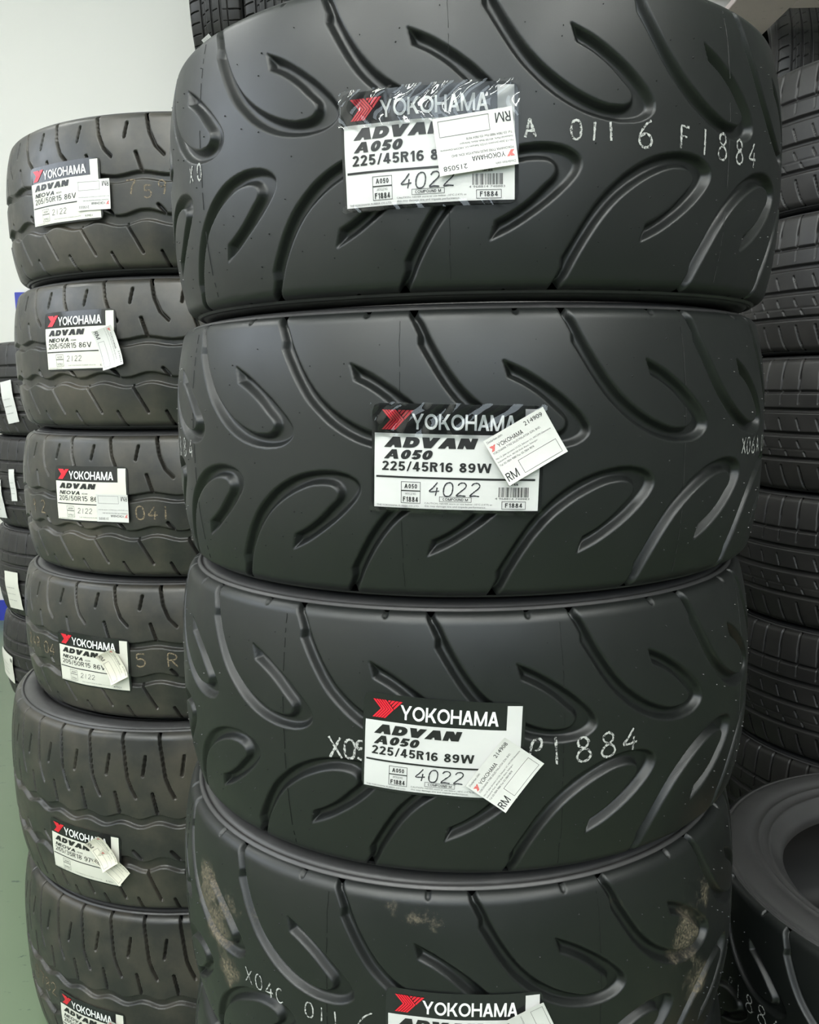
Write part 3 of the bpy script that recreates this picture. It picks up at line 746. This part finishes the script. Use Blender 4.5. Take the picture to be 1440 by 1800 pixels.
blobs = [(-.247, -.176, .051 + hz, .045, 1.0), (-.236, -.191, .026 + hz, .045, 1.0), (-.225, -.206, -.012 + hz, .035, .9), (-.208, -.220, .055 + hz, .06, .6),
         (-.066, -.292, .095 + hz, .030, .5), (-.050, -.296, .093 + hz, .034, .6), (-.036, -.298, .091 + hz, .028, .45), (.132, -.270, .081 + hz, .05, .45), (.199, -.230, .031 + hz, .055, .85), (.222, -.206, .060 + hz, .05, .6), (.213, -.218, -.023 + hz, .05, .8)]
MD = rubber('dusty_semi_slick_rubber', SL1, SL2, 0.40, 0.48, 0.55, dirt=(T4, blobs, (0.20, 0.165, 0.11)))
for o in T4.children:
    if o.name.startswith('tread'):
        o.material_slots[0].link = 'OBJECT'; o.material_slots[0].material = MD
product_label(T1, -.0509, -.0108, .3, .1303, .083, 'A050', '225/45R16 89W', '4022', 'F1884', film=True, lab='black and white size label under creased clear film', seed=1)
product_label(T2, -.0261, -.001, -2.0, .1317, .082, 'A050', '225/45R16 89W', '4022', 'F1884', film=True, lab='black and white size label with glossy reflections', seed=2)
product_label(T3, -.033, .0045, -3.4, .130, .0815, 'A050', '225/45R16 89W', '4022', 'F1884', lab='flat matte black and white size label', seed=3)
product_label(T4, -.009, -.0100, -1.9, .1308, .084, 'A050', '225/45R16 89W', '4022', 'F1884', lab='black and white size label cut by the bottom of the view', seed=4)
price_tag(T1, -.0166, -.0104, -172.8, .0558, .0393, '215058', 'upside-down white price tag', base=.0042)
price_tag(T2, .025, .0081, 29.5, .0504, .0389, '214909', 'white price tag tilted upward', base=.0046, curl=.8)
price_tag(T3, .0164, -.0159, 52.8, .0503, .0393, '214908', 'white price tag steeply tilted', base=.0026, curl=.8)
price_tag(T4, .0493, -.0093, 113.0, .054, .038, '214965', 'white price tag turned on its side', base=.0026, curl=.8)
chalk_marks(T1, [('X', -296.1, 1.6, 12.8, .9), ('0', -279.0, .4, 12.6), ('A', 22.7, -.7, 12.4), ('0', 56.8, -1.2, 12.8), ('1', 70.9, -1.8, 12.9), ('1', 84.0, -1.1, 13.0), ('6', 113.3, -.7, 19.1), ('1', 172.4, -.7, 19.0), ('8', 194.2, -1.2, 19.3), ('8', 218.5, -1.6, 18.0), ('4', 241.0, -.7, 18.3)], M['chalk'], 1.7, seed=3)
chalk_marks(T1, [('F', 150.0, .1, 16.3)], M['chalk'], 1.9, seed=9, label='smudged chalk letter')
chalk_marks(T2, [('1', -385, -.3, 17), ('8', -366, -.1, 17.4), ('8', -342, 0, 16.4), ('4', -319, -.3, 16), ('X', 262, -2.8, 13.6), ('0', 274, -3.5, 13.7), ('6', 288.5, -4, 13.9), ('A', 304, -4.1, 14.2), ('0', 330, -5, 13.9), ('1', 345, -5, 13.9)], M['chalk'], 1.7, seed=5)
chalk_marks(T3, [('X', -122.7, -2.1, 17.8), ('0', -109.7, -1.7, 15.7), ('5', -98.7, -1.7, 15.6), ('P', 41.9, 2.2, 18.1), ('1', 59, 0, 23), ('8', 82.5, -1.6, 20.3, 1.1), ('8', 105.1, -1.1, 20.5, 1.1), ('4', 126.9, -.5, 18.8, 1.1)], M['chalk'], 1.9, seed=6)
chalk_marks(T4, [('X', -217.5, -2.4, 14.1), ('0', -203.9, -2.4, 13.9), ('4', -190.5, -4.4, 13.8), ('C', -178.2, -4.9, 13.6), ('0', -145.8, -6.4, 13.9), ('1', -133.2, -6.6, 13.2), ('1', -119.9, -6.9, 13.6), ('6', -92.5, -5.2, 24.1)], M['chalk'], 1.2, seed=7)

# ------------------------------------------------------------------ left stack of street tyres
G2 = 'street tyres of the left stack'
LX = [-.3045, -.310, -.3136, -.3281, -.344, -.3455]; LZ = [.2461, .0429, -.1603, -.3635, -.6018, -.8752]
LPH = [-.0175, -.0179, -.0200, -.0124, -.0032, .0122]
LN = ['topmost grooved street tyre of the left stack, upside-down price tag', 'second grooved street tyre from the top of the left stack, price tag hanging sideways', 'third grooved street tyre from the top of the left stack, stamped 92 and 041',
      'fourth grooved street tyre from the top of the left stack, crumpled price tag', 'wider grooved street tyre of the left stack, right under the four narrower ones', 'bottom wide grooved street tyre of the left stack, on the green floor']
Ls = []
for k in range(6):
    Ls.append(tyre('s15' if k < 4 else 's18', LX[k], 1.447, LZ[k], LN[k], G2, LPH[k]))
LL = [(-.1426, .0031, .4, .1265, .0760), (-.1281, .0183, .3, .1247, .0774), (-.1234, .0171, .2, .128, .0758), (-.121, -.0132, -1.5, .1268, .0752), (-.1299, -.0504, -3.2, .127, .0802), (-.1407, -.0530, -1.5, .128, .080)]
LS = ['205/50R15 86V', '205/50R15 86V', '205/50R15 86V', '205/50R15 86V', '265/35R18 97W', '265/35R18 97W']
for k in range(6):
    s, z, a, w, h = LL[k]
    product_label(Ls[k], s, z, a, w, h, 'NEOVA', LS[k], '2122' if k != 4 else '', 'R7921', full=False, paper='paper_warm', lab='black and white size label, right edge covered by a price tag', seed=20 + k)
price_tag(Ls[0], -.0905, -.0045, 179, .0493, .037, '215033', 'upside-down white price tag', 'tagpaper', .5, .0024, False)
price_tag(Ls[1], -.0751, .0072, -74.5, .052, .0299, '215034', 'white price tag hanging sideways', 'tagpaper', 2.0, .0030, False)
price_tag(Ls[2], -.0831, 0, 179.5, .0481, .0371, '215035', 'upside-down white price tag', 'tagpaper', .6, .0024, False)
price_tag(Ls[3], -.0799, -.0139, -62, .0441, .030, '215036', 'crumpled cream price tag', 'tagpaper_old', 2.5, .0030, False)
price_tag(Ls[4], -.0800, -.0600, -40, .0505, .030, '215037', 'cream price tag, lower of two', 'tagpaper_old', 1.5, .0026, False)
price_tag(Ls[4], -.0900, -.0380, -55, .046, .030, '215038', 'cream price tag, upper of two', 'tagpaper_old', 2.5, .0042, False)
price_tag(Ls[5], -.0860, -.0500, -38, .050, .034, '215039', 'white price tag hanging sideways', 'tagpaper', 2.0, .0030, False)
SN = 'tan stamped character on the centre rib'
chalk_marks(Ls[0], [('7', -38.9, 2, 17), ('5', -17.2, -4, 15), ('9', 1.2, 1, 17)], M['chalk_tan'], 1.6, .7, 11, 'stamped_character', SN)
chalk_marks(Ls[2], [('9', -258, -6, 16), ('2', -226, -6, 18), ('0', -44.7, -6, 17.3), ('4', -26.6, -6, 17.3), ('1', -9.7, -6, 17.3)], M['chalk_tan'], 1.9, .7, 12, 'stamped_character', SN)
chalk_marks(Ls[3], [('2', -283, -6, 15), ('4', -264, -6, 14.5), ('R', -247, -6, 14.5), ('0', -219.9, -7, 16), ('4', -203, -7.5, 16), ('5', -41.5, -6, 18), ('R', 2.4, -6, 18)], M['chalk_tan'], 1.9, .8, 13, 'stamped_character', SN)
chalk_marks(Ls[5], [('0', -279.7, -20, 20), ('7', -257, -20, 20), ('8', -238, -20, 20), ('2', -219, -20, 20)], M['chalk_tan'], 1.7, .7, 14, 'stamped_character', SN)

# ------------------------------------------------------------------ far left stack
G3 = 'tyres of the far left stack'
FXY = (-.745, 2.343); FH = .224; fs = (.33 / .315, .112 / .119)
FNM = ['topmost tyre of the far left stack, two white slips on it', 'second tyre from the top of the far left stack, white slip marked RM', 'third tyre from the top of the far left stack, cream slip at its edge',
       'fourth tyre from the top of the far left stack, wide cream slip marked RM', 'bottom tyre of the far left stack, on the green floor']
Fs = [tyre('rib', FXY[0] - (.012, .012, .016, .018, .004)[k], FXY[1], -.001 - FH * k, FNM[k], G3, .01 * k, sc=fs) for k in range(5)]
def slip(t, s, z, ang, w, h, lab, rm=None, paper='tagpaper', curl=1.2):
    fr = Frame(t, s, z, ang, lambda x, y: curl * .001 * ((abs(x) / (w * 500)) ** 2 + .6 * math.sin(y * .1)) + .001)
    T = sheet(fr, 'paper_slip', t, -w * 500, w * 500, -h * 500, h * 500, .0015, M[paper], 8, 8); T['label'] = lab
    if rm: block_text(fr, 'currency_lettering', T, 'RM', w * 500 - rm[0], h * 500 - rm[1], 14, 9, .0019, M['ink'], .15)
    for j in range(3): text(fr, 'address_lettering', T, 'YOKOHAMA TYRE SALES', -w * 430, h * (60 - 170 * j), w * 600, 2.2, .0019, M['ink_grey'])
    return T
k6 = 1.065
slip(Fs[0], -.170 * k6, -.028 * k6, 8, .042, .098, 'narrow white paper slip, slanted')
slip(Fs[0], -.236 * k6, -.030 * k6, 10, .045, .05, 'small white paper slip at the view edge')
slip(Fs[1], -.272 * k6, .224 - .2495 * k6, 4, .09, .094, 'white paper slip marked RM', (17, 16))
slip(Fs[1], -.180 * k6, .224 - .212 * k6, 3, .022, .076, 'narrow white paper slip beside the larger one')
slip(Fs[2], -.214 * k6, .448 - .457 * k6, 2, .066, .094, 'cream paper slip', None, 'paper_warm')
slip(Fs[3], -.288 * k6, .672 - .650 * k6, -3, .105, .070, 'wide cream paper slip marked RM', (17, 16), 'paper_warm')

# ------------------------------------------------------------------ right stack
G4 = 'ribbed tyres of the right stack'
RN = ['topmost ribbed tyre of the right stack, under the shelf board', 'second ribbed tyre from the top of the right stack, pale scuffs on its shoulder', 'third ribbed tyre from the top of the right stack', 'fourth ribbed tyre from the top of the right stack',
      'fifth ribbed tyre from the top of the right stack', 'lowest ribbed tyre of the right stack, in deep shade on the pallet']
for k in range(6):
    tyre('rib', .9335, 1.664, .3915 - .2386 * k, RN[k], G4, (.004, .018, .0, .009, .021, .012)[k])
# ------------------------------------------------------------------ stack behind the front stack
G5 = 'tyres stacked behind the front stack'
for k in range(5):
    tyre('rib', .515, 2.17, -1.012 + .1003 + .2003 * k, ('bottom', 'second from the bottom', 'middle', 'fourth from the bottom', 'topmost')[k] + ' narrow brown-dusted tyre of the stack hidden behind the front centre stack', G5, .013 * k, sc=(.97, .1 / .119))
# ------------------------------------------------------------------ tyre lying at the right front
RF = tyre('slick', .69, 1.03, -.738, 'semi-slick tyre lying at the lower right with its open centre showing', None, ph(-.288), extras=True)
chalk_marks(RF, [('P', -436, -6, 13), ('1', -418, -6, 17), ('8', -396, -6, 21), ('8', -374, -5, 23), ('4', -353.4, -5, 17)], M['chalk'], 1.3, seed=21)

# ------------------------------------------------------------------ pallets under the stacks
def pallet(x, y, w, h, lab):
    p_ = empty('wooden_pallet', (x, y, 0)); tag(p_, lab, 'pallet')
    for i in range(3):
        c = -w / 2 + .045 + i * (w - .09) / 2
        box('bearer', c - .045, c + .045, -w / 2, w / 2, 0, h - .020, M['wood'], p_, .003)
    for i in range(5):
        c = -w / 2 + .05 + i * (w - .1) / 4
        box('deck_board', -w / 2, w / 2, c - .048, c + .048, h - .0198, h - .0002, M['wood'], p_, .003)
pallet(.044, .9559, .44, CAMH - .7655 - .118, 'low wooden pallet under the front centre stack')
pallet(.9335, 1.664, .60, CAMH + .3915 - .2386 * 5 - .119, 'low wooden pallet under the right stack')
pallet(.69, 1.03, .56, CAMH - .738 - .118, 'wooden pallet under the tyre at the lower right')

# ------------------------------------------------------------------ storage rack at the back wall with standing tyres
def rack(x, lab): r_ = empty('storage_rack', (x, 3.45, 0)); tag(r_, lab, 'rack'); return r_
rk = rack(0, 'steel rack with a high shelf by the white wall, hidden behind the front centre stack')
for (x, y) in ((-.62, -.22), (-.62, .25), (.66, -.22), (.66, .25)):
    box('post', x - .022, x + .022, y - .022, y + .022, 0, 2.004, M['steel'], rk, .003)
box('shelf_board', -.70, .70, -.26, .29, 2.005, 2.0298, M['board'], rk, .003)
rk2 = rack(1.5, 'steel rack with dusty boards above the right stack, tyres standing in its shade')
for (x, y) in ((-.29, .25), (.60, -.60), (.60, .25)):
    box('post', x - .022, x + .022, y - .022, y + .022, 0, 2.161 if x < 0 else 2.6, M['steel'], rk2, .003)
box('shelf_board', -.26, .62, -.33, .29, 1.715, 1.7398, M['board'], rk2, .003)
box('shade_board', -.26, .62, -.20, .29, 2.50, 2.525, M['board'], rk2, .003)  # unseen board added to block light from the standing tyres
box('side_board', -.46, -.265, -.64, .29, 2.162, 2.182, M['board'], rk2, .002)
box('shade_panel', .0, .62, .291, .301, 1.70, 2.53, M['steel'], rk2, .001)  # dark sheet standing in for the deep shade behind the tyres
box('front_board', -.264, .70, -.92, -.47, 2.162, 2.182, M['board'], rk2, .002)
G6 = 'tyres standing on the rack'
for i, x in enumerate((-.625, -.440, -.255, -.07)):
    st = tyre('rib', x, 3.45, 2.03 - CAMH + .30, ('leftmost', 'second from left', 'third from left', 'fourth from left')[i] + ' tyre standing upright on the high shelf by the white wall', G6, .01 * i, rot=(0, PI / 2, 0), sc=(.30 / .315, .091 / .119))
    if i == 0: slip(st, .172, -.028, 35, .05, .035, 'small white paper slip')
G7 = 'tyres standing in the dark of the rack'
for i, x in enumerate((1.345, 1.535, 1.725, 1.915)):
    tyre('rib', x, 3.42, 1.74 - CAMH + .325, ('leftmost', 'second from left', 'third from left', 'fourth from left')[i] + ' tyre standing in the shade under the dusty board', G7, .01 * i, rot=(0, PI / 2, 0), sc=(.325 / .315, .091 / .119))
# ------------------------------------------------------------------ blue notice panel on the back wall
px = -.4348 * 3.76; pz = .1058 * 3.76 + CAMH
bp_ = empty('notice_panel', (px + .15, RY1, pz - .3)); tag(bp_, 'blue notice panel on the white wall behind the left stack', 'panel')
box('board', -.15, .15, -.014, -.001, -.1, .3, M['blue'], bp_, .002)
for sx in (-.125, .125):
    for zz in (-.075, .275):
        box('screw', sx - .006, sx + .006, -.018, -.0142, zz - .006, zz + .006, M['steel'], bp_, .001)

# drop helper properties
for o in bpy.data.objects:
    for k in ('_kind', '_h', '_sx', '_sz', '_off'):
        if k in o: del o[k]
